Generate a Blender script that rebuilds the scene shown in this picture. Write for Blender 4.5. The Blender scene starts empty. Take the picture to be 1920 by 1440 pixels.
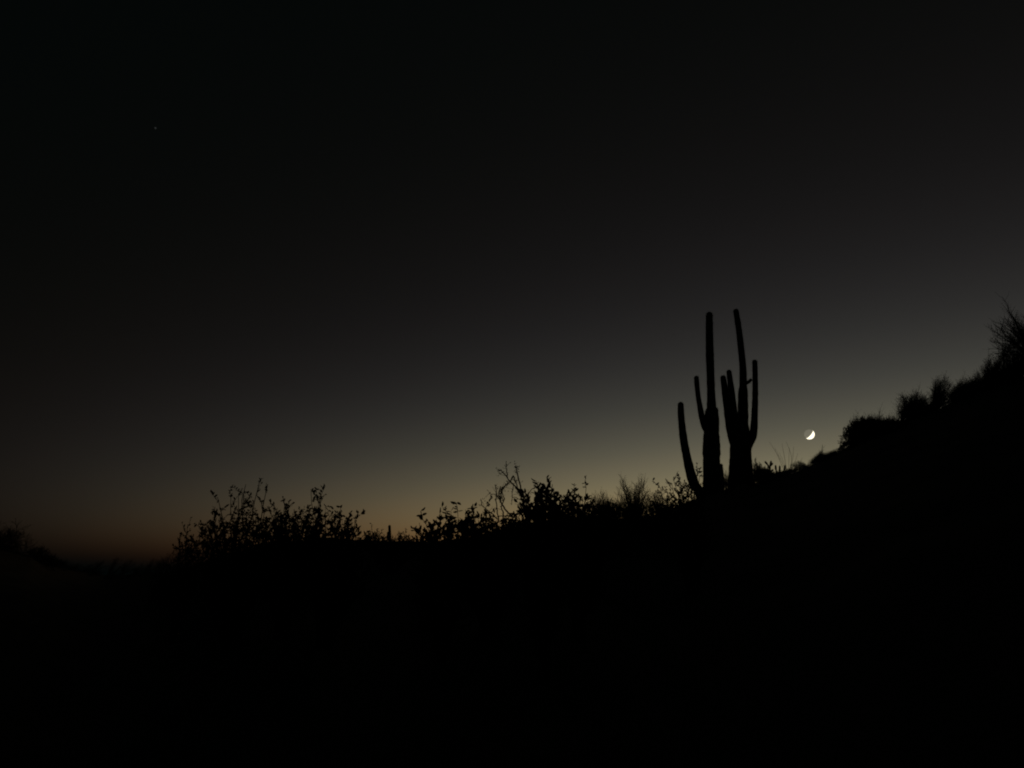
import bpy, math, random
import numpy as np
from mathutils import Vector, Matrix, noise

sc = bpy.context.scene
col = sc.collection

# ------------------------------------------------------------------ camera
PITCH = math.radians(15.0)
EYE = Vector((0.0, 0.0, 1.6))
FOCAL = 1400.0                                   # focal length in pixels of a 1920 wide frame
camd = bpy.data.cameras.new('camera')
cam = bpy.data.objects.new('camera', camd)
col.objects.link(cam)
cam.location = EYE
cam.rotation_euler = (math.pi / 2 + PITCH, 0, 0)
camd.sensor_width = 36.0
camd.lens = FOCAL / 1920.0 * 36.0
camd.clip_start = 0.05
camd.clip_end = 30000.0
sc.camera = cam

# ------------------------------------------------------------------ dusk sky (sun 7 degrees below the horizon)
SUN_EL, SUN_AZ = math.radians(-7.0), math.radians(32.0)
world = bpy.data.worlds.new('World')
sc.world = world
world.use_nodes = True
nt = world.node_tree
bg = nt.nodes['Background']
sky = nt.nodes.new('ShaderNodeTexSky')
sky.sky_type = 'NISHITA'
sky.sun_disc = False
sky.sun_elevation = SUN_EL
sky.sun_rotation = SUN_AZ
sky.altitude = 600
sky.air_density = 0.6
sky.dust_density = 6.0
sky.ozone_density = 1.0
STRENGTH = 0.15
sep = nt.nodes.new('ShaderNodeSeparateColor')
comb = nt.nodes.new('ShaderNodeCombineColor')
nt.links.new(sky.outputs[0], sep.inputs[0])
# the camera's contrast at this exposure: gain, power and a trace of airglow for each channel
for i, (gain, power, glow) in enumerate(((655., 1.56, .0004), (186., 1.53, .0015), (21.0, 1.30, .0015))):
    p = nt.nodes.new('ShaderNodeMath'); p.operation = 'POWER'; p.inputs[1].default_value = power
    m = nt.nodes.new('ShaderNodeMath'); m.operation = 'MULTIPLY_ADD'
    m.inputs[1].default_value = gain / STRENGTH; m.inputs[2].default_value = glow / STRENGTH
    nt.links.new(sep.outputs[i], p.inputs[0])
    nt.links.new(p.outputs[0], m.inputs[0])
    nt.links.new(m.outputs[0], comb.inputs[i])
nt.links.new(comb.outputs[0], bg.inputs[0])
bg.inputs[1].default_value = STRENGTH

sund = bpy.data.lights.new('sun', 'SUN')
sund.energy = 2.0
sund.angle = math.radians(0.5)
sund.color = (1.0, 0.86, 0.7)
sun = bpy.data.objects.new('sun', sund)
col.objects.link(sun)
sdir = Vector((math.sin(SUN_AZ) * math.cos(SUN_EL), math.cos(SUN_AZ) * math.cos(SUN_EL), math.sin(SUN_EL)))
sun.rotation_euler = (-sdir).to_track_quat('-Z', 'Y').to_euler()     # below the horizon: the land shades everything from it

sc.view_settings.view_transform = 'Standard'
sc.view_settings.look = 'None'
sc.view_settings.exposure = 0.0
sc.view_settings.gamma = 1.0
sc.view_settings.use_curve_mapping = False
sc.cycles.filter_width = 2.0
sc.cycles.max_bounces = 4
sc.cycles.sample_clamp_direct = 6.0
sc.cycles.sample_clamp_indirect = .2
sc.cycles.transparent_max_bounces = 8

# ------------------------------------------------------------------ helpers
CP, SP = math.cos(PITCH), math.sin(PITCH)

def ray(px, py):
    a, b = (px - 960.0) / FOCAL, -(py - 720.0) / FOCAL
    return Vector((a, CP - b * SP, SP + b * CP))

def at_depth(px, py, y):
    """point at ground depth y in front of the camera"""
    d = ray(px, py)
    return EYE + d * (y / d.y)

def at_dist(px, py, r):
    d = ray(px, py)
    return EYE + d * (r / math.hypot(d.x, d.y))

def metres(px, r):
    return px * r / FOCAL

# ---- land
RIDGE_PX = [(0, 1032, 45), (60, 1043, 47), (110, 1064, 58), (200, 1077, 85), (300, 1074, 62), (360, 1058, 28), (420, 1038, 18),
            (480, 1024, 15), (600, 1012, 14), (680, 1012, 15), (780, 1016, 15), (860, 1008, 14), (940, 994, 14), (1000, 984, 14), (1060, 974, 15), (1130, 972, 17),
            (1230, 967, 21), (1270, 950, 24), (1300, 932, 26), (1400, 908, 28.5), (1440, 898, 29), (1500, 879, 30), (1545, 862, 30), (1570, 850, 30), (1620, 822, 31),
            (1690, 793, 32), (1740, 771, 32.5), (1780, 755, 33), (1815, 740, 33.5), (1850, 728, 34), (1920, 704, 35)]
RA, RD, RH = [], [], []
for px, py, r in RIDGE_PX:
    p = at_dist(px, py, r)
    RA.append(math.atan2(p.x, p.y)); RD.append(r); RH.append(p.z)
pre = [(-math.pi, 60, -.5), (-2.4, 70, -1.5), (-1.6, 80, -1.0), (-1.0, 60, 1.5)]
post = [(.75, 38, 15.5), (1.1, 45, 18), (1.6, 48, 14), (2.3, 55, 5), (math.pi, 60, -.5)]
RA = np.array([a for a, _, _ in pre] + RA + [a for a, _, _ in post])
RD = np.array([d for _, d, _ in pre] + RD + [d for _, d, _ in post], float)
RH = np.array([h for _, _, h in pre] + RH + [h for _, _, h in post], float)

def land(x, y, rough=True):
    r = math.hypot(x, y)
    a = math.atan2(x, y)
    D = float(np.interp(a, RA, RD)); H = float(np.interp(a, RA, RH))
    if r <= D:
        z = H * (r / D)
    else:
        zb = -10.0
        t = (r - D) / (60 + 1.5 * D)
        z = zb + (H - zb) * math.exp(-t * t)
    if rough:
        k = min(1.0, r / 8.0)
        z += k * .11 * noise.noise((x * .45, y * .45, 3.1)) + k * .035 * noise.noise((x * 2.3, y * 2.3, 7.7)) + .012 * noise.noise((x * 9, y * 9, 1.3))
        if r > 150:
            z += min(1, (r - 150) / 600) * 3.0 * noise.noise((x * .004, y * .004, 9.0))
    return z

# ---- materials
def mat(name, c1, c2, scale=6.0, rough=.9, bump=0.0, bscale=40.0):
    m = bpy.data.materials.new(name); m.use_nodes = True
    n = m.node_tree; b = n.nodes['Principled BSDF']
    b.inputs['Roughness'].default_value = rough
    b.inputs['Specular IOR Level'].default_value = .15
    tc = n.nodes.new('ShaderNodeTexCoord')
    nz = n.nodes.new('ShaderNodeTexNoise'); nz.inputs['Scale'].default_value = scale; nz.inputs['Detail'].default_value = 6
    rp = n.nodes.new('ShaderNodeValToRGB')
    rp.color_ramp.elements[0].position = .35; rp.color_ramp.elements[1].position = .65
    rp.color_ramp.elements[0].color = (*c1, 1); rp.color_ramp.elements[1].color = (*c2, 1)
    n.links.new(tc.outputs['Object'], nz.inputs['Vector'])
    n.links.new(nz.outputs['Fac'], rp.inputs[0]); n.links.new(rp.outputs[0], b.inputs['Base Color'])
    if bump:
        bn = n.nodes.new('ShaderNodeTexNoise'); bn.inputs['Scale'].default_value = bscale; bn.inputs['Detail'].default_value = 4
        bp = n.nodes.new('ShaderNodeBump'); bp.inputs['Strength'].default_value = bump; bp.inputs['Distance'].default_value = .02
        n.links.new(tc.outputs['Object'], bn.inputs['Vector'])
        n.links.new(bn.outputs['Fac'], bp.inputs['Height']); n.links.new(bp.outputs[0], b.inputs['Normal'])
    return m

M = {
    'ground': mat('desert_soil', (.07, .052, .035), (.13, .10, .07), .8, .95, .6, 14),
    'saguaro': mat('saguaro_skin', (.045, .07, .03), (.08, .10, .045), 5, .75),
    'spine': mat('spine', (.20, .17, .12), (.28, .24, .17), 30, .8),
    'bark': mat('grey_bark', (.07, .055, .04), (.12, .10, .075), 25, .9),
    'leaf': mat('grey_green_leaf', (.045, .065, .03), (.075, .095, .045), 18, .7),
    'fine': mat('fine_green_leaf', (.04, .06, .02), (.06, .085, .035), 18, .75),
    'cholla': mat('cholla_skin', (.06, .075, .035), (.10, .11, .06), 20, .85),
}

def tag(o, label=None, cat=None, group=None, kind=None):
    if label: o['label'] = label
    if cat: o['category'] = cat
    if group: o['group'] = group
    if kind: o['kind'] = kind
    return o

def empty(name, loc):
    o = bpy.data.objects.new(name, None); col.objects.link(o); o.location = loc
    o.empty_display_size = .2
    return o

class MB:
    """vertices and faces in world space, linked as one object relative to its parent"""
    def __init__(self): self.v = []; self.f = []
    def tube(self, pts, rad, n=5, cap=True):
        b = len(self.v); m = len(pts)
        prev = None
        for i in range(m):
            t = (pts[min(i + 1, m - 1)] - pts[max(i - 1, 0)])
            if t.length < 1e-9: t = Vector((0, 0, 1))
            t.normalize()
            if prev is None:
                s = t.cross(Vector((.3, .9, .2)))
                if s.length < 1e-3: s = t.cross(Vector((1, 0, 0)))
            else:
                s = prev - t * prev.dot(t)
            s.normalize(); prev = s; u = t.cross(s)
            for k in range(n):
                a = 2 * math.pi * k / n
                self.v.append(pts[i] + (s * math.cos(a) + u * math.sin(a)) * rad[i])
        for i in range(m - 1):
            for k in range(n):
                k2 = (k + 1) % n
                self.f.append((b + i * n + k, b + i * n + k2, b + (i + 1) * n + k2, b + (i + 1) * n + k))
        if cap:
            self.f.append(tuple(b + k for k in range(n))[::-1])
            self.f.append(tuple(b + (m - 1) * n + k for k in range(n)))
    def leaf(self, p, d, s, L, W):
        """a small folded blade"""
        nrm = d.cross(s)
        b = len(self.v); k = nrm * (W * .22)
        self.v += [p, p + d * (L * .35) + s * (W * .5) + k, p + d * (L * .75) + s * (W * .36) + k, p + d * L,
                   p + d * (L * .75) - s * (W * .36) + k, p + d * (L * .35) - s * (W * .5) + k, p + d * (L * .55)]
        self.f += [(b, b + 1, b + 6), (b + 1, b + 2, b + 6), (b + 2, b + 3, b + 6), (b + 3, b + 4, b + 6), (b + 4, b + 5, b + 6), (b + 5, b, b + 6)]
    def build(self, name, material, parent=None, smooth=False):
        me = bpy.data.meshes.new(name)
        o0 = parent.matrix_world.translation if parent is not None else Vector((0, 0, 0))
        if parent is not None:
            q = parent; o0 = Vector((0, 0, 0))
            while q is not None: o0 = o0 + q.location; q = q.parent
        me.from_pydata([v - o0 for v in self.v], [], self.f)
        me.materials.append(material)
        if smooth: me.polygons.foreach_set('use_smooth', [True] * len(me.polygons))
        o = bpy.data.objects.new(name, me); col.objects.link(o)
        if parent is not None: o.parent = parent
        return o

# ------------------------------------------------------------------ ground
def build_ground():
    az = np.concatenate([np.linspace(-math.pi, -.75, 90, endpoint=False), np.linspace(-.75, .75, 420, endpoint=False), np.linspace(.75, math.pi, 90, endpoint=False)])
    rr = [0.25]
    while rr[-1] < 9000: rr.append(rr[-1] * (1.045 if rr[-1] < 70 else 1.12))
    na = len(az)
    V = [(0, 0, land(0, 0))]; F = []
    for r in rr:
        for a in az:
            x, y = r * math.sin(a), r * math.cos(a)
            V.append((x, y, land(x, y)))
    for k in range(na): F.append((0, 1 + (k + 1) % na, 1 + k))
    for i in range(len(rr) - 1):
        b, c = 1 + i * na, 1 + (i + 1) * na
        for k in range(na):
            k2 = (k + 1) % na
            F.append((b + k, b + k2, c + k2, c + k))
    me = bpy.data.meshes.new('ground'); me.from_pydata(V, [], F); me.materials.append(M['ground'])
    me.polygons.foreach_set('use_smooth', [True] * len(me.polygons))
    o = bpy.data.objects.new('ground', me); col.objects.link(o)
    tag(o, 'dark stony desert hillside rising to the right', None, None, 'structure')
build_ground()

# ------------------------------------------------------------------ moon and star
def emit(name, colour, strength, add_to_sky=False):
    m = bpy.data.materials.new(name); m.use_nodes = True
    n = m.node_tree; n.nodes.clear()
    out = n.nodes.new('ShaderNodeOutputMaterial'); e = n.nodes.new('ShaderNodeEmission')
    e.inputs[0].default_value = (*colour, 1); e.inputs[1].default_value = strength
    # light from beyond the air adds to the glow of the sky in front of it
    t = n.nodes.new('ShaderNodeBsdfTransparent'); a = n.nodes.new('ShaderNodeAddShader')
    g = n.nodes.new('ShaderNodeNewGeometry'); mx = n.nodes.new('ShaderNodeMixShader'); t2 = n.nodes.new('ShaderNodeBsdfTransparent')
    n.links.new(t.outputs[0], a.inputs[0]); n.links.new(e.outputs[0], a.inputs[1])
    n.links.new(g.outputs['Backfacing'], mx.inputs[0]); n.links.new(a.outputs[0], mx.inputs[1]); n.links.new(t2.outputs[0], mx.inputs[2])
    n.links.new(mx.outputs[0], out.inputs[0])
    # faint mare mottling
    tc = n.nodes.new('ShaderNodeTexCoord'); nz = n.nodes.new('ShaderNodeTexNoise'); nz.inputs['Scale'].default_value = .02
    mr = n.nodes.new('ShaderNodeMapRange'); mr.inputs[3].default_value = strength * .9; mr.inputs[4].default_value = strength * 1.1
    n.links.new(tc.outputs['Object'], nz.inputs['Vector']); n.links.new(nz.outputs['Fac'], mr.inputs[0]); n.links.new(mr.outputs[0], e.inputs[1])
    return m

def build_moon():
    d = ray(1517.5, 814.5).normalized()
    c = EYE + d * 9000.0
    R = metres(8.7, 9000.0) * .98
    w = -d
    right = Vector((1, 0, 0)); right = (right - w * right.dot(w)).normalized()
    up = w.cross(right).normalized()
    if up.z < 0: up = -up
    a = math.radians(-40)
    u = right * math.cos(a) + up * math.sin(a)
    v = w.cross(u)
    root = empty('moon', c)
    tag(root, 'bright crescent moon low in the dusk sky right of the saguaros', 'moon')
    # whole globe, its earthshine put in as faint emission
    b = MB(); nu, nv = 48, 24
    for i in range(nv + 1):
        th = math.pi * i / nv
        for k in range(nu):
            ph = 2 * math.pi * k / nu
            b.v.append(c + Vector((math.sin(th) * math.cos(ph), math.sin(th) * math.sin(ph), math.cos(th))) * R)
    for i in range(nv):
        for k in range(nu):
            k2 = (k + 1) % nu
            b.f.append((i * nu + k, (i + 1) * nu + k, (i + 1) * nu + k2, i * nu + k2))
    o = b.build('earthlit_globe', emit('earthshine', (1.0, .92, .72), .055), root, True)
    tag(o, 'dim grey part of the moon')
    # lune of the same globe, its sunlight put in as emission
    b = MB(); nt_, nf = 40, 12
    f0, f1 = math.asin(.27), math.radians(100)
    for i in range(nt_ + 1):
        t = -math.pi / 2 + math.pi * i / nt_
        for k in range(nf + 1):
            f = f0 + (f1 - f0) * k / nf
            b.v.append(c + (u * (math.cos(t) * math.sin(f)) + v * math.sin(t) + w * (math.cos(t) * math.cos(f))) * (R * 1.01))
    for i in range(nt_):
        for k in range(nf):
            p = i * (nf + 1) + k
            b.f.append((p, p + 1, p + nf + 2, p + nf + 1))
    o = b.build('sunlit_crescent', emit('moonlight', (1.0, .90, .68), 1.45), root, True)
    tag(o, 'bright yellowish white crescent')
    # outward normals
    me = o.data
    if me.polygons[len(me.polygons) // 2].normal.dot(me.vertices[me.polygons[len(me.polygons) // 2].vertices[0]].co) < 0: me.flip_normals()
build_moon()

def build_star():
    c = EYE + ray(291.5, 240).normalized() * 9000.0
    b = MB(); R = metres(1.6, 9000); nu, nv = 12, 8
    for i in range(nv + 1):
        th = math.pi * i / nv
        for k in range(nu):
            ph = 2 * math.pi * k / nu
            b.v.append(Vector((math.sin(th) * math.cos(ph), math.sin(th) * math.sin(ph), math.cos(th))) * R)
    for i in range(nv):
        for k in range(nu):
            k2 = (k + 1) % nu
            b.f.append((i * nu + k, (i + 1) * nu + k, (i + 1) * nu + k2, i * nu + k2))
    o = b.build('star', emit('starlight', (.95, 1, 1), .017)); o.location = c
    tag(o, 'single faint star high in the dark upper left sky', 'star')
build_star()

# ------------------------------------------------------------------ saguaros
def spline(pts, rad, step=.06):
    P, R = [], []
    n = len(pts)
    for i in range(n - 1):
        p0, p1, p2, p3 = pts[max(i - 1, 0)], pts[i], pts[i + 1], pts[min(i + 2, n - 1)]
        k = max(2, int((p2 - p1).length / step))
        for j in range(k):
            t = j / k
            P.append(.5 * ((2 * p1) + (p2 - p0) * t + (2 * p0 - 5 * p1 + 4 * p2 - p3) * t * t + (3 * p1 - p0 - 3 * p2 + p3) * t ** 3))
            s = t * t * (3 - 2 * t)
            R.append(rad[i] + (rad[i + 1] - rad[i]) * s)
    P.append(pts[-1]); R.append(rad[-1])
    return P, R

def rib_column(name, pts, rad, ribs, parent, seed, spines):
    rng = random.Random(seed)
    P, R = spline(pts, rad)
    # round tip
    tip, d = P[-1], (P[-1] - P[-3]).normalized()
    r0 = R[-1]
    for t in (.3, .55, .75, .9, .98):
        P.append(tip + d * (r0 * t)); R.append(r0 * math.sqrt(max(0, 1 - t * t)))
    b = MB(); n = ribs * 2; m = len(P); prev = None
    for i in range(m):
        t = (P[min(i + 1, m - 1)] - P[max(i - 1, 0)]).normalized()
        if prev is None: s = t.cross(Vector((0, 1, .1)))
        else: s = prev - t * prev.dot(t)
        s.normalize(); prev = s; q = t.cross(s)
        wob = 1 + .055 * noise.noise((i * .33, seed * 3.3, 0)) + .06 * noise.noise((i * .07, seed * 1.7, 5)) - .07 * max(0, noise.noise((i * .13, seed * .9, 11)) - .25)
        for k in range(n):
            a = 2 * math.pi * k / n
            f = wob * (1.0 if k % 2 == 0 else .86) * (1 + .02 * noise.noise((i * .5, k * 1.7, seed)))
            dirv = s * math.cos(a) + q * math.sin(a)
            p = P[i] + dirv * (R[i] * f)
            b.v.append(p)
            if k % 2 == 0 and R[i] > .02 and (i + k // 2) % 2 == 0:
                for _ in range(5):
                    e = (dirv + t * rng.uniform(-.6, .6) + s.lerp(q, rng.random()) * rng.uniform(-.6, .6)).normalized()
                    L = rng.uniform(.03, .085); side = e.cross(t).normalized() * .0035
                    z = len(spines.v)
                    spines.v += [p - side, p + side, p + e * L]; spines.f.append((z, z + 1, z + 2))
    for i in range(m - 1):
        for k in range(n):
            k2 = (k + 1) % n
            b.f.append((i * n + k, i * n + k2, (i + 1) * n + k2, (i + 1) * n + k))
    b.f.append(tuple((m - 1) * n + k for k in range(n)))
    return b.build(name, M['saguaro'], parent, True)

def saguaro(label, Y, parts, base_px, group=None, ribs=18):
    bp = at_depth(base_px, 940, Y); bp.z = land(bp.x, bp.y)
    root = empty('saguaro_cactus', bp)
    tag(root, label, 'cactus', group)
    sp = MB()
    for j, (nm, lst, dy, nr) in enumerate(parts):
        pts, rad = [], []
        for i, (px, py, r) in enumerate(lst):
            q = i / (len(lst) - 1)
            y = Y + (dy[0] + (dy[1] - dy[0]) * q)
            pts.append(at_depth(px, py, y)); rad.append(metres(r, y) * 1.09)
        rib_column(nm, pts, rad, nr, root, j * 7 + int(base_px), sp)
    tag(sp.build('spines', M['spine'], root), kind='stuff')
    return root

Y1 = 27.0
saguaro('left of the two tall saguaros, one thick trunk with a single thin spire', Y1, [
    ('trunk', [(1334, 960, 16), (1334, 925, 15), (1334, 850, 14.7), (1333.8, 807, 13.8), (1334, 786, 13.2), (1334, 772, 10.5), (1334, 760, 8), (1333, 726, 7), (1330.8, 658, 6.9), (1330, 604, 6.3), (1330.1, 591, 5.9)], (0, 0), 18),
    ('arm', [(1334, 850, 6), (1327.5, 820, 6), (1327, 795, 5.5), (1327.5, 773, 5.2)], (-.15, -.15), 12),
    ('arm', [(1334, 850, 6), (1340.5, 820, 6), (1342, 795, 5.5), (1341.2, 769, 5.2)], (.1, .1), 12),
    ('arm', [(1330, 815, 6), (1322, 801, 6), (1316.3, 783, 5.3), (1312, 760, 4.8), (1309.3, 745, 4.5), (1307, 724, 4.5), (1305.8, 709, 4.3)], (0, -.1), 12),
    ('arm', [(1334, 934, 8), (1318, 926, 8.5), (1304, 912, 8.8), (1297.5, 896, 8.6), (1291.8, 875, 8), (1286, 848, 7.2), (1281.3, 821, 6.6), (1277.2, 782, 5.8), (1276.3, 759, 5)], (-.1, -.5), 13),
    ('arm', [(1343, 930, 5), (1351, 915, 5), (1352.6, 895, 4.3), (1351.8, 873, 3.4)], (-.1, -.2), 10),
], 1334)
saguaro('right of the two tall saguaros, forked low into several upright arms', Y1 + 1.2, [
    ('trunk', [(1389, 950, 22), (1389, 905, 21), (1388.6, 861, 18.8), (1388.5, 832, 17.4), (1390.5, 808, 13.5), (1392.8, 790, 9.4), (1393, 766, 8.8), (1393, 740, 8.1), (1393.5, 718, 6.5), (1392.6, 685, 5.9), (1387, 631, 5.6), (1383.3, 604, 5.3), (1380, 584, 4.6)], (0, 0), 18),
    ('arm', [(1388, 848, 8), (1378, 832, 8.5), (1371.2, 812, 7.8), (1366, 785, 6.8), (1361.5, 750, 6.2), (1357.5, 720, 5.4), (1356, 709, 5)], (0, .1), 13),
    ('arm', [(1390, 845, 8), (1381, 818, 8), (1377, 790, 6.8), (1374.6, 762, 6.2), (1371.7, 735, 5.6), (1368.4, 710, 4.9), (1367, 698, 4.6)], (-.1, -.25), 13),
    ('arm', [(1396, 848, 8), (1404, 832, 7.6), (1411, 818, 7), (1413.4, 804, 6.5), (1414.8, 778, 5.7), (1416, 740, 5), (1415.8, 700, 4.7), (1415.2, 679, 4.5)], (0, -.1), 13),
    ('arm_bud', [(1394, 723, 2.6), (1400.5, 718.5, 2.4), (1404, 716, 3.0), (1407.6, 712.6, 2.7)], (-.05, -.12), 9),
], 1389)
saguaro('tiny far saguaro poking above the low scrub left of center', 62.0, [
    ('trunk', [(731, 1085, 3), (731, 1020, 2.9), (730.6, 1000, 2.6), (730.3, 987, 2.3)], (0, 0), 12),
    ('arm', [(731, 1015, 1.5), (727.6, 1008, 1.8), (727.2, 999, 1.6)], (0, 0), 8),
], 731)

# ------------------------------------------------------------------ shrubs
UP = Vector((0, 0, 1))
LEAF_MESH = {}
def leaf_mesh(L, W, material):
    key = (round(L, 3), round(W, 3))
    if key not in LEAF_MESH:
        b = MB(); b.leaf(Vector((0, 0, 0)), Vector((0, 0, 1)), Vector((1, 0, 0)), L, W)
        me = bpy.data.meshes.new('leaf'); me.from_pydata(b.v, [], b.f); me.materials.append(material)
        LEAF_MESH[key] = me
    return LEAF_MESH[key]

def rvec(rng):
    return Vector((rng.gauss(0, 1), rng.gauss(0, 1), rng.gauss(0, 1))).normalized()

def limb(rng, a, b, sag, k=8, jit=.03):
    """a crooked stem from a to b that leaves steeply and bends over"""
    L = (b - a).length
    mid = a.lerp(b, .45) + UP * (L * sag) + rvec(rng) * (L * .06)
    pts = []
    for i in range(k + 1):
        t = i / k
        p = a * (1 - t) ** 2 + mid * (2 * t * (1 - t)) + b * t * t
        if 0 < i < k: p = p + rvec(rng) * (L * jit * .5)
        pts.append(p)
    return pts

STYLES = {
    #           leaf length, width, twigs per stem, twig length, leaves per twig, upward bias, leaf material
    'broad':  dict(L=.044, W=.021, tw=10, tl=.20, nl=10, up=.5, spread=1.1, tr=.0030, mat='leaf'),
    'small':  dict(L=.028, W=.014, tw=11, tl=.20, nl=13, up=.5, spread=1.2, tr=.0025, mat='leaf'),
    'fine':   dict(L=.030, W=.011, tw=14, tl=.46, nl=12, up=.8, spread=1.0, tr=.0042, mat='fine'),
    'dense':  dict(L=.060, W=.026, tw=13, tl=.42, nl=14, up=.6, spread=1., tr=.0045, mat='fine'),
    'broom':  dict(L=.030, W=.010, tw=15, tl=.50, nl=6, up=1.0, spread=.85, tr=.0045, mat='fine'),
    'upright': dict(L=.046, W=.021, tw=11, tl=.17, nl=10, up=1.1, spread=.75, tr=.0030, mat='leaf'),
    'bare':   dict(L=.018, W=.009, tw=7, tl=.14, nl=3, up=.3, spread=1., tr=.0022, mat='leaf'),
}

def dress(rng, st, pts, wood, leaves, lo=.3, dens=1.0, single=None):
    """side twigs and leaves along a stem; single collects leaves that become objects of their own"""
    m = len(pts) - 1
    for j in range(int(st['tw'] * dens + .5)):
        t = lo + (1 - lo) * (j + rng.random()) / max(1, st['tw'] * dens)
        t = min(t, .999); i = min(int(t * m), m - 1); p = pts[i].lerp(pts[i + 1], t * m - i)
        ax = (pts[i + 1] - pts[i]).normalized()
        d = (ax * .6 + UP * st['up'] * .6 + rvec(rng) * st['spread']).normalized()
        L = st['tl'] * rng.uniform(.45, 1.1) * (1.1 - .5 * t)
        q = [p, p + d * (L * .5) + rvec(rng) * (L * .06), p + d * L + UP * (L * .12)]
        wood.tube(q, [st['tr'], st['tr'] * .75, st['tr'] * .35], 3, False)
        for k in range(st['nl']):
            u = (k + rng.random()) / st['nl']
            c = q[0].lerp(q[1], u * 2) if u < .5 else q[1].lerp(q[2], u * 2 - 1)
            e = (d * .5 + UP * (.35 * st['up']) + rvec(rng) * .8).normalized()
            s = e.cross(rvec(rng))
            if s.length < .05: continue
            s.normalize()
            k_ = rng.choice((.45, .7, .85, 1, 1.05, 1.25)) * rng.uniform(.9, 1.1)
            if single is not None and len(single) < 290: single.append((c, e, s, k_))
            else: leaves.leaf(c, e, s, st['L'] * k_, st['W'] * k_)

def shrub(name, label, D, outline, style, stems, seed, leaders=(), cat='shrub', group=None, single=False, drop=.45, depth=.35,
          lo=.3, dens=1.0, base=None, scale=1.0, foot=.25, wr=1.0):
    """outline: the crown's upper edge as seen from the trail, (px, py) left to right; D its distance"""
    rng = random.Random(seed)
    st = dict(STYLES[style])
    for k in ('L', 'W', 'tl', 'tr'): st[k] *= scale
    xs = [p[0] for p in outline]; ys = [p[1] for p in outline]
    cx = base if base is not None else .5 * (xs[0] + xs[-1])
    width = metres(xs[-1] - xs[0], D)
    b0 = at_dist(cx, 900, D); b0.z = land(b0.x, b0.y) - .03
    crown = max(.15, at_dist(cx, min(ys), D).z - b0.z)
    st['tl'] = min(st['tl'], .42 * crown)
    root = empty(name, b0); tag(root, label, cat, group)
    wood, leaves = MB(), MB(); singles = [] if single else None
    def foot_at():
        a = rng.uniform(0, 6.283); r = foot * width * rng.random() * .5
        p = b0 + Vector((math.cos(a) * r, math.sin(a) * r, 0)); p.z = land(p.x, p.y) - .03
        return p
    hgt = 0
    for lx, ly in [(p[0], p[1]) for p in leaders]:
        p1 = at_dist(lx, ly, D + rng.uniform(-.08, .08) * width)
        f = foot_at(); pts = limb(rng, f, p1, .05, 9)
        Ln = (p1 - f).length; r0 = (.006 + .005 * Ln) * wr
        bb = MB(); bb.tube(pts, [r0 * (1 - .8 * i / 9) for i in range(10)], 6)
        bb.build('branch', M['bark'], root, True)
        dress(rng, st, pts, wood, leaves, max(lo, .45), dens, singles)
    stems = int(stems * 1.7)
    for s in range(stems):
        x = xs[0] + (xs[-1] - xs[0]) * (s + rng.random()) / stems
        y = float(np.interp(x, xs, ys))
        r = D + rng.gauss(0, 1) * depth * width * .5
        p1 = at_dist(x, y, r)
        g = land(p1.x, p1.y)
        fall = drop * rng.random() ** 1.2 if s % 4 else .04 * rng.random()
        p1.z -= (p1.z - g) * fall
        p1.z += rng.gauss(0, .02 if D < 15 else .05) * (p1.z - g)
        # leave room for the twig ends
        p1.z -= st['tl'] * (.15 if D < 15 else .3)
        f = foot_at(); pts = limb(rng, f, p1, .10, 6)
        Ln = (p1 - f).length; r0 = (.004 + .004 * Ln) * wr
        wood.tube(pts, [r0 * (1 - .8 * i / 6) for i in range(7)], 4, False)
        dress(rng, st, pts, wood, leaves, lo, dens, None)
    if wood.v: tag(wood.build('twigs', M['bark'], root), kind='stuff')
    if leaves.v: tag(leaves.build('foliage', M[st['mat']], root), kind='stuff')
    if singles:
        me = leaf_mesh(st['L'], st['W'], M[st['mat']])
        for c, e, s, k_ in singles:
            o = bpy.data.objects.new('leaf', me); col.objects.link(o); o.parent = root
            n = e.cross(s)
            mt = Matrix((( -s.x * -1, n.x * -1, e.x, 0), (s.y, -n.y, e.y, 0), (s.z, -n.z, e.z, 0), (0, 0, 0, 1)))
            o.matrix_local = Matrix.Translation(c - b0) @ mt @ Matrix.Scale(k_, 4)
    return root

# --- left end: far shrubs along the dip of the skyline
shrub('wispy_shrub', 'rounded dark shrub at the far left edge of the skyline', 45, [(-60, 1010), (-25, 992), (5, 988), (24, 986), (44, 992), (60, 1006), (72, 1030)], 'fine', 60, 11, scale=1.5, drop=.9, foot=.9, leaders=[(8, 980), (30, 978), (50, 988)])
shrub('wispy_shrub', 'low shrub just right of the shrub at the far left edge', 47, [(56, 1030), (74, 1022), (88, 1028), (104, 1042), (130, 1058)], 'fine', 40, 12, scale=1.3, foot=.9, drop=.8)
G = 'small shrubs along the dip at left'
ORD = ['first', 'second', 'third', 'fourth', 'fifth', 'sixth', 'seventh', 'eighth', 'ninth']
for i, (x, h, w) in enumerate([(128, 1046, 34), (150, 1053, 30), (176, 1055, 28), (193, 1046, 22), (222, 1038, 24), (246, 1044, 30), (268, 1054, 34), (290, 1044, 28), (312, 1038, 34)]):
    shrub('low_shrub', ORD[i] + ' from the left of nine small dim shrubs lining the skyline dip', 62 + (i * 37 % 11), [(x - w / 2, h + 18), (x - w / 5, h + 5), (x, h), (x + w / 4, h + 7), (x + w / 2, h + 20)], 'fine', 18, 20 + i, group=G, scale=1.0, dens=.8, drop=.8, foot=.8)

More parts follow.
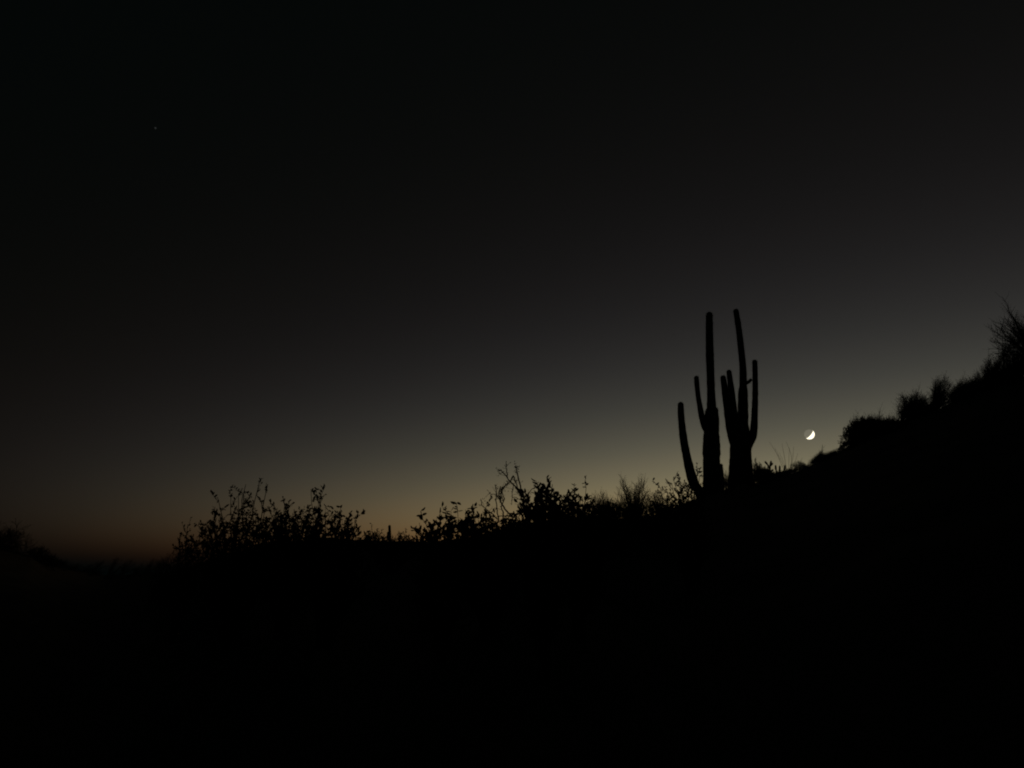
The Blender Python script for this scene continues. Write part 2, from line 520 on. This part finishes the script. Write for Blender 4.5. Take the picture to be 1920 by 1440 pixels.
# --- middle left: nearer leafy shrubs
shrub('leafy_shrub', 'loose airy shrub at the left foot of the tall leafy shrubs', 13, [(318, 1050), (336, 1012), (352, 990), (366, 1000), (382, 985), (402, 1000)], 'small', 22, 41, leaders=[(352, 983), (381, 980), (338, 1006)], dens=.9, scale=1.3, depth=.5)
shrub('wispy_shrub', 'low faint shrub where the left middle bushes taper down to the dip', 24, [(286, 1058), (304, 1046), (320, 1036), (336, 1022), (352, 1014), (372, 1010)], 'fine', 44, 77, scale=.7, drop=.8, foot=.9)
shrub('leafy_shrub', 'tallest leafy shrub at left with two thin forked tops', 7.5, [(380, 990), (400, 966), (412, 962), (428, 986), (448, 978), (466, 962), (482, 978), (512, 982)], 'small', 52, 42,
      leaders=[(408, 932), (403, 950), (433, 934), (461, 908), (457, 925), (486, 906), (502, 908), (498, 952), (447, 930)], dens=1.0, base=462)
shrub('leafy_shrub', 'bushy small leaved shrub between two taller leafy shrubs at left', 7.2, [(496, 985), (516, 964), (534, 950), (548, 956), (562, 953), (580, 962), (600, 985)], 'small', 58, 43, leaders=[(534, 943), (520, 952)], base=548)
shrub('leafy_shrub', 'rounded leafy shrub at left with one Y shaped sprig on top', 6.6, [(572, 982), (588, 958), (605, 952), (628, 955), (645, 968), (668, 985), (692, 1005)], 'broad', 46, 44,
      leaders=[(583, 917), (601, 920), (596, 935), (666, 966), (655, 972)], base=628, scale=.8, wr=.8)
shrub('low_shrub', 'low scrubby shrub beside the tiny far saguaro', 11, [(684, 1000), (696, 995), (712, 999), (724, 1007), (737, 1007), (752, 1000), (762, 1004), (776, 1008), (796, 1010)], 'small', 56, 45, leaders=[(697, 994), (761, 998), (751, 1002)], base=738, depth=.2, scale=.8)
shrub('leafy_shrub', 'broad leaved shrub with a long branch arching up right of the tiny saguaro', 6.0, [(790, 996), (805, 990), (820, 982), (838, 986), (855, 992), (875, 990)], 'broad', 24, 46,
      leaders=[(786, 980), (800, 984), (824, 966), (838, 962), (858, 958), (848, 966), (812, 980)], single=True, base=838, wr=.9)
shrub('leafy_shrub', 'low broad leaved shrub under the bare twiggy branches', 6.6, [(856, 985), (870, 968), (880, 965), (892, 972), (904, 975), (918, 962), (932, 975), (955, 970), (985, 972)], 'broad', 80, 47,
      leaders=[(872, 962), (885, 964), (905, 958), (911, 950)], base=920, scale=.85)

# --- the bare shrub: crooked leafless branches standing clear of the rest
def bare_shrub():
    D = 7.5
    rng = random.Random(5)
    b0 = at_dist(975, 1000, D); b0.z = land(b0.x, b0.y) - .03
    root = empty('bare_shrub', b0)
    tag(root, 'nearly leafless twiggy shrub standing above the leafy ones left of the saguaros', 'shrub')
    limbs = [  # px, py along each branch, radius in px from root to tip
        ([(978, 1060), (985, 1000), (984, 965), (977, 930), (974, 905), (970, 885), (968, 876)], 2.0, .8),
        ([(977, 930), (968, 914), (956, 904), (950, 893), (942, 884), (934, 881)], 1.3, .7),
        ([(956, 904), (962, 893), (956, 902), (944, 912), (938, 920)], 1.0, .6),
        ([(950, 894), (951, 885), (949, 876), (949, 868)], .9, .5),
        ([(985, 990), (978, 966), (962, 964), (950, 960), (944, 950), (938, 940), (937, 925), (940, 912)], 1.6, .9),
        ([(938, 940), (932, 930), (930, 915), (929, 908)], 1.1, .6),
        ([(938, 935), (941, 922), (945, 914), (953, 903)], 1.1, .8),
        ([(934, 980), (933, 962), (931, 945), (930, 925)], 1.2, .7),
        ([(944, 985), (943, 965), (941, 950), (945, 935), (940, 918)], 1.2, .7),
        ([(962, 893), (968, 905), (972, 918), (977, 932)], 1.0, .8),
        ([(962, 905), (961, 920), (960, 935), (959, 945)], .6, .4),
        ([(960, 933), (968, 934), (976, 936)], .6, .4),
        ([(985, 960), (986, 945), (990, 932), (994, 922), (1002, 915), (1012, 910)], 1.1, .4),
        ([(974, 918), (982, 923), (990, 928)], .8, .5),
        ([(933, 975), (922, 962), (912, 955), (902, 948), (897, 945)], 1.0, .4),
        ([(903, 948), (903, 942), (902, 936)], .7, .4),
        ([(930, 928), (922, 926), (917, 925)], .6, .3),
        ([(962, 970), (945, 968), (930, 970)], 1.0, .5),
        ([(968, 964), (975, 955), (981, 948)], .8, .4),
        ([(944, 884), (937, 888), (933, 884)], .6, .3),
    ]
    wood, leaves = MB(), MB()
    for L, ra, rb in limbs:
        off = rng.uniform(-.12, .12)
        pts = [at_dist(x, y, D + off + .05 * math.sin(i * 1.7 + off * 40)) for i, (x, y) in enumerate(L)]
        rad = [1.2 * metres(ra + (rb - ra) * i / (len(L) - 1), D) for i in range(len(L))]
        P, R = spline(pts, rad, .03)
        P = [p + rvec(rng) * .007 for p in P]
        b = MB(); b.tube(P, R, 5); b.build('branch', M['bark'], root, True)
        n = len(P)
        for i in range(2, n):
            if rng.random() < .55:      # short spur twigs
                d = (rvec(rng) + UP * .2).normalized(); l = rng.choice((.02, .03, .05, .09))
                wood.tube([P[i], P[i] + d * l], [metres(.45, D), metres(.25, D)], 3, False)
                if rng.random() < .5:
                    e = rvec(rng); s = e.cross(rvec(rng)).normalized(); leaves.leaf(P[i] + d * l, e, s, .018, .011)
            if rng.random() < .35:
                e = rvec(rng); s = e.cross(rvec(rng)).normalized(); leaves.leaf(P[i], e, s, .020, .012)
    for (x, y, n) in ((968, 877, 26), (940, 932, 20), (942, 918, 16), (934, 884, 8), (955, 911, 8), (905, 946, 5)):
        for _ in range(n):
            c = at_dist(x + rng.gauss(0, 2.6), y + rng.gauss(0, 5), D + rng.gauss(0, .03))
            e = (rvec(rng) + UP * .4).normalized(); s = e.cross(rvec(rng)).normalized(); leaves.leaf(c, e, s, .02, .011)
    tag(wood.build('twigs', M['bark'], root), kind='stuff')
    tag(leaves.build('foliage', M['leaf'], root), kind='stuff')
bare_shrub()

# --- middle: broad leaved shrubs
shrub('leafy_shrub', 'shrub with large upright leaves right of the bare twiggy branches', 5.2, [(976, 960), (988, 944), (1004, 938), (1018, 930), (1030, 932), (1044, 936), (1056, 955)], 'upright', 30, 51,
      leaders=[(985, 934), (996, 942), (1006, 930), (1014, 926), (1022, 925), (1036, 908), (1030, 928), (1042, 930)], single=True, base=1016, scale=1.0, wr=.9)
shrub('leafy_shrub', 'leafy shrub with a lone round leaf tuft standing above it', 6.4, [(1042, 950), (1056, 930), (1070, 926), (1082, 938), (1098, 940), (1118, 952), (1134, 966)], 'broad', 56, 52,
      leaders=[(1062, 927), (1078, 926), (1099, 912), (1098, 930), (1092, 934)], base=1080, scale=.85, wr=.8)
shrub('wispy_shrub', 'thin airy shrub between the lone leaf tuft and the feathery shrub', 16, [(1100, 950), (1112, 926), (1128, 920), (1140, 926), (1152, 938), (1170, 945)], 'fine', 34, 53, scale=.62, dens=.9)
shrub('wispy_shrub', 'feathery two plumed shrub standing left of the saguaros', 18, [(1150, 945), (1158, 912), (1164, 897), (1172, 900), (1180, 914), (1190, 912), (1200, 900), (1206, 896), (1214, 908), (1224, 935)], 'broom', 52, 54,
      leaders=[(1163, 892), (1168, 899), (1204, 896), (1209, 900), (1190, 908)], base=1187, scale=.62, dens=1.0, wr=1.3, foot=.5, drop=.7)
shrub('wispy_shrub', 'pale wispy shrub just right of the feathery two plumed shrub', 20, [(1208, 940), (1222, 922), (1236, 922), (1248, 935), (1262, 950)], 'fine', 24, 55, scale=.7, dens=.9)
shrub('leafy_shrub', 'leafy branches spreading at the left foot of the saguaros', 9.0, [(1240, 935), (1254, 925), (1268, 915), (1282, 905), (1298, 900), (1312, 908), (1324, 925)], 'small', 26, 56,
      leaders=[(1238, 914), (1250, 922), (1262, 898), (1260, 908), (1276, 902), (1288, 905), (1308, 878), (1312, 892)], base=1288, scale=1.15)
shrub('low_shrub', 'low dark scrub between the lone leaf tuft and the feathery shrub', 12, [(1096, 955), (1112, 940), (1130, 942), (1150, 945), (1168, 948), (1185, 955)], 'small', 60, 71, drop=.8, foot=.9, scale=1.1)
shrub('low_shrub', 'low dark scrub on the bank below the wispy shrub left of the saguaros', 14, [(1170, 955), (1190, 944), (1208, 946), (1228, 944), (1248, 948), (1268, 945)], 'small', 56, 72, drop=.8, foot=.9, scale=1.1)
shrub('low_shrub', 'low grey scrub between the saguaros and the drooping feathery shrub', 29, [(1418, 895), (1436, 884), (1452, 886), (1470, 882), (1488, 878), (1505, 876)], 'fine', 60, 73, drop=.8, foot=.9, scale=.7)
shrub('wispy_shrub', 'fuzzy thin shrub standing behind the large dense rounded shrub near the moon', 32, [(1588, 800), (1600, 784), (1616, 778), (1634, 776), (1652, 784), (1672, 776), (1692, 780)], 'fine', 60, 74, drop=.6, foot=.8, scale=.8)
shrub('wispy_shrub', 'fuzzy low shrub on the ridge between twin topped shrub and tall tree', 34, [(1785, 722), (1800, 718), (1815, 710), (1830, 704), (1845, 708), (1862, 700)], 'fine', 60, 75, drop=.7, foot=.8, scale=.8)
shrub('leafy_shrub', 'low shrub filling the gap between the two tall saguaros', 26.2, [(1345, 900), (1354, 890), (1362, 882), (1368, 892), (1378, 905)], 'fine', 30, 57, scale=.6, foot=.7)
shrub('leafy_shrub', 'leafy low shrub against the right foot of the saguaros', 26.5, [(1398, 898), (1408, 878), (1417, 866), (1427, 876), (1438, 876), (1450, 888)], 'dense', 44, 58, scale=.6, drop=.7, foot=.7, leaders=[(1416, 862), (1428, 872)])

# --- cholla, ocotillo and slope shrubs right of the saguaros
def cholla(label, D, base, arms, seed):
    rng = random.Random(seed)
    b0 = at_dist(base[0], base[1], D); b0.z = land(b0.x, b0.y) - .05
    root = empty('cholla_cactus', b0); tag(root, label, 'cactus')
    sp = MB()
    for a in arms:
        pts = [at_dist(x, y, D) for x, y, _ in a]
        if a[0][2] == 0: pts[0] = b0.copy()
        for i in range(len(pts) - 1):
            p, q = pts[i], pts[i + 1]; L = (q - p).length
            k = max(1, round(L / .22))
            for j in range(k):      # sausage joints
                s, e = p.lerp(q, j / k), p.lerp(q, (j + 1) / k)
                r = metres(1.7, D)
                b = MB()
                b.tube([s, s.lerp(e, .15), s.lerp(e, .5), s.lerp(e, .85), e], [r * .55, r * .95, r * 1.05, r * .9, r * .45], 8)
                b.build('joint', M['cholla'], root, True)
                for _ in range(60):
                    c = s.lerp(e, rng.random()); d = rvec(rng); w = d.cross(UP).normalized() * .002
                    z = len(sp.v); c = c + d * r * .8; sp.v += [c - w, c + w, c + d * .035]; sp.f.append((z, z + 1, z + 2))
    tag(sp.build('spines', M['spine'], root), kind='stuff')
cholla('small jointed cactus with crossed arms right of the saguaros', 27.5, (1443, 905), [
    [(1443, 905, 0), (1443, 890, 1), (1444, 874, 1), (1446, 864, 1)], [(1444, 879, 1), (1439, 871, 1), (1434, 865, 1)], [(1444, 874, 1), (1449, 868, 1)], [(1443, 884, 1), (1436, 880, 1)], [(1443, 887, 1), (1450, 880, 1)]], 3)
cholla('short stubby cactus fingers below the tall thin wands', 28.5, (1464, 900), [
    [(1462, 900, 0), (1462, 885, 1), (1462, 873, 1)], [(1461, 890, 1), (1455, 882, 1), (1454, 872, 1)], [(1463, 890, 1), (1471, 882, 1), (1472, 872, 1)], [(1464, 893, 1), (1479, 888, 1), (1480, 879, 1)]], 4)

def ocotillo():
    D = 30.5; rng = random.Random(9)
    b0 = at_dist(1480, 895, D); b0.z = land(b0.x, b0.y) - .05
    root = empty('ocotillo', b0); tag(root, 'faint fan of tall thin wands right of the saguaros below the moon', 'plant')
    th = MB()
    for (x, y, mx, my) in ((1442, 828, 1456, 850), (1466, 831, 1470, 852), (1452, 838, 1464, 862), (1474, 828, 1484, 856), (1488, 838, 1486, 862), (1496, 850, 1490, 868), (1461, 848, 1470, 868), (1505, 858, 1494, 876), (1480, 840, 1479, 868)):
        off = rng.uniform(-.4, .4)
        pts = [b0.copy(), at_dist(1479 + (mx - 1479) * .35, 884, D + off * .3), at_dist(mx, my, D + off * .7), at_dist(x, y, D + off)]
        P, R = spline(pts, [.009, .008, .006, .003], .12)
        b = MB(); b.tube(P, R, 5); b.build('wand', M['bark'], root, True)
        for p in P[2:]:
            for _ in range(3):
                d = rvec(rng); w = d.cross(UP).normalized() * .0015; z = len(th.v)
                th.v += [p - w, p + w, p + d * .03]; th.f.append((z, z + 1, z + 2))
    tag(th.build('thorns', M['spine'], root), kind='stuff')
ocotillo()

shrub('wispy_shrub', 'drooping feathery shrub below the moon', 29, [(1482, 870), (1492, 864), (1502, 865), (1512, 872), (1526, 880)], 'fine', 34, 61, scale=.6, foot=.8, drop=.8)
shrub('wispy_shrub', 'low shrub on the slope right below the moon', 30, [(1514, 872), (1526, 856), (1535, 850), (1548, 854), (1562, 848), (1582, 838)], 'fine', 56, 62, scale=.75, foot=.9, drop=.8)
shrub('leafy_shrub', 'large dense rounded shrub on the slope right of the moon', 30, [(1572, 838), (1580, 812), (1592, 796), (1610, 786), (1632, 782), (1648, 794), (1668, 786), (1690, 788), (1705, 790)], 'dense', 110, 63, base=1640, drop=.85)
shrub('wispy_shrub', 'airy shrub rising behind the large dense rounded shrub', 31, [(1684, 752), (1690, 734), (1700, 740), (1712, 736), (1724, 740), (1736, 738), (1750, 748)], 'fine', 70, 64, drop=.7, scale=.85, foot=.7)
shrub('leafy_shrub', 'dark shrub partway up the slope under the airy shrub', 31, [(1685, 772), (1705, 764), (1722, 760), (1742, 758), (1760, 752), (1780, 752)], 'dense', 60, 65, drop=.8, scale=.8)
shrub('wispy_shrub', 'narrow twin topped shrub halfway up the right slope', 32, [(1750, 722), (1757, 706), (1764, 712), (1772, 702), (1780, 714), (1788, 734)], 'fine', 50, 66, drop=.7, scale=.85, leaders=[(1758, 706), (1771, 704)])
shrub('leafy_shrub', 'dense low shrub above the narrow twin topped shrub', 32.5, [(1782, 740), (1798, 732), (1812, 724), (1826, 716), (1846, 716), (1862, 712)], 'dense', 76, 67, drop=.85, scale=.8)
shrub('wispy_shrub', 'thin shrub at the foot of the tall tree at the right edge', 33, [(1846, 690), (1854, 668), (1868, 674), (1884, 680), (1900, 690)], 'fine', 50, 68, drop=.7, leaders=[(1853, 664), (1868, 670)])
shrub('leafy_shrub', 'dense dark shrub low at the right edge of the frame', 33.5, [(1858, 712), (1878, 704), (1898, 692), (1920, 680), (1960, 665)], 'dense', 90, 69, drop=.85)
shrub('wispy_shrub', 'loose fuzzy shrub between the thin shrub and tall tree at right', 33.2, [(1868, 668), (1880, 650), (1896, 636), (1912, 626), (1940, 615), (1970, 640)], 'fine', 70, 76, drop=.8, foot=.8)
for x, y, w, D, sd, lab in ((1606, 776, 34, 31.5, 81, 'thin plume rising from the left shoulder of the large rounded shrub'), (1648, 770, 30, 32, 82, 'thin plume rising from the middle of the large rounded shrub'),
                            (1722, 728, 30, 32, 83, 'wispy plume right behind the airy shrub on the slope'), (1806, 704, 32, 33.5, 84, 'wispy plume just upslope of the narrow twin topped shrub'),
                            (1838, 690, 36, 34, 85, 'wispy plume downslope of the thin shrub below the tall tree'), (1540, 842, 30, 30.5, 86, 'wispy tuft on the slope straight below and right of the moon')):
    shrub('wispy_shrub', lab, D, [(x - w / 2, y + 26), (x - w / 4, y + 8), (x, y), (x + w / 5, y + 10), (x + w / 2, y + 22)], 'broom', 22, sd, scale=.8, dens=.8, drop=.5, foot=.4, group='wispy plumes on the right slope', leaders=[(x + 3, y - 3)])
shrub('wispy_tree', 'tall wispy small tree leaning in at the right edge', 34, [(1852, 622), (1864, 605), (1876, 602), (1886, 575), (1896, 585), (1912, 600), (1940, 585), (1990, 560), (2040, 600)], 'broom', 80, 70, cat='tree', base=1985, drop=.45,
      leaders=[(1880, 558), (1852, 612), (1866, 604), (1893, 588), (1860, 640)], scale=1.2, wr=1.6, lo=.45, foot=.1)
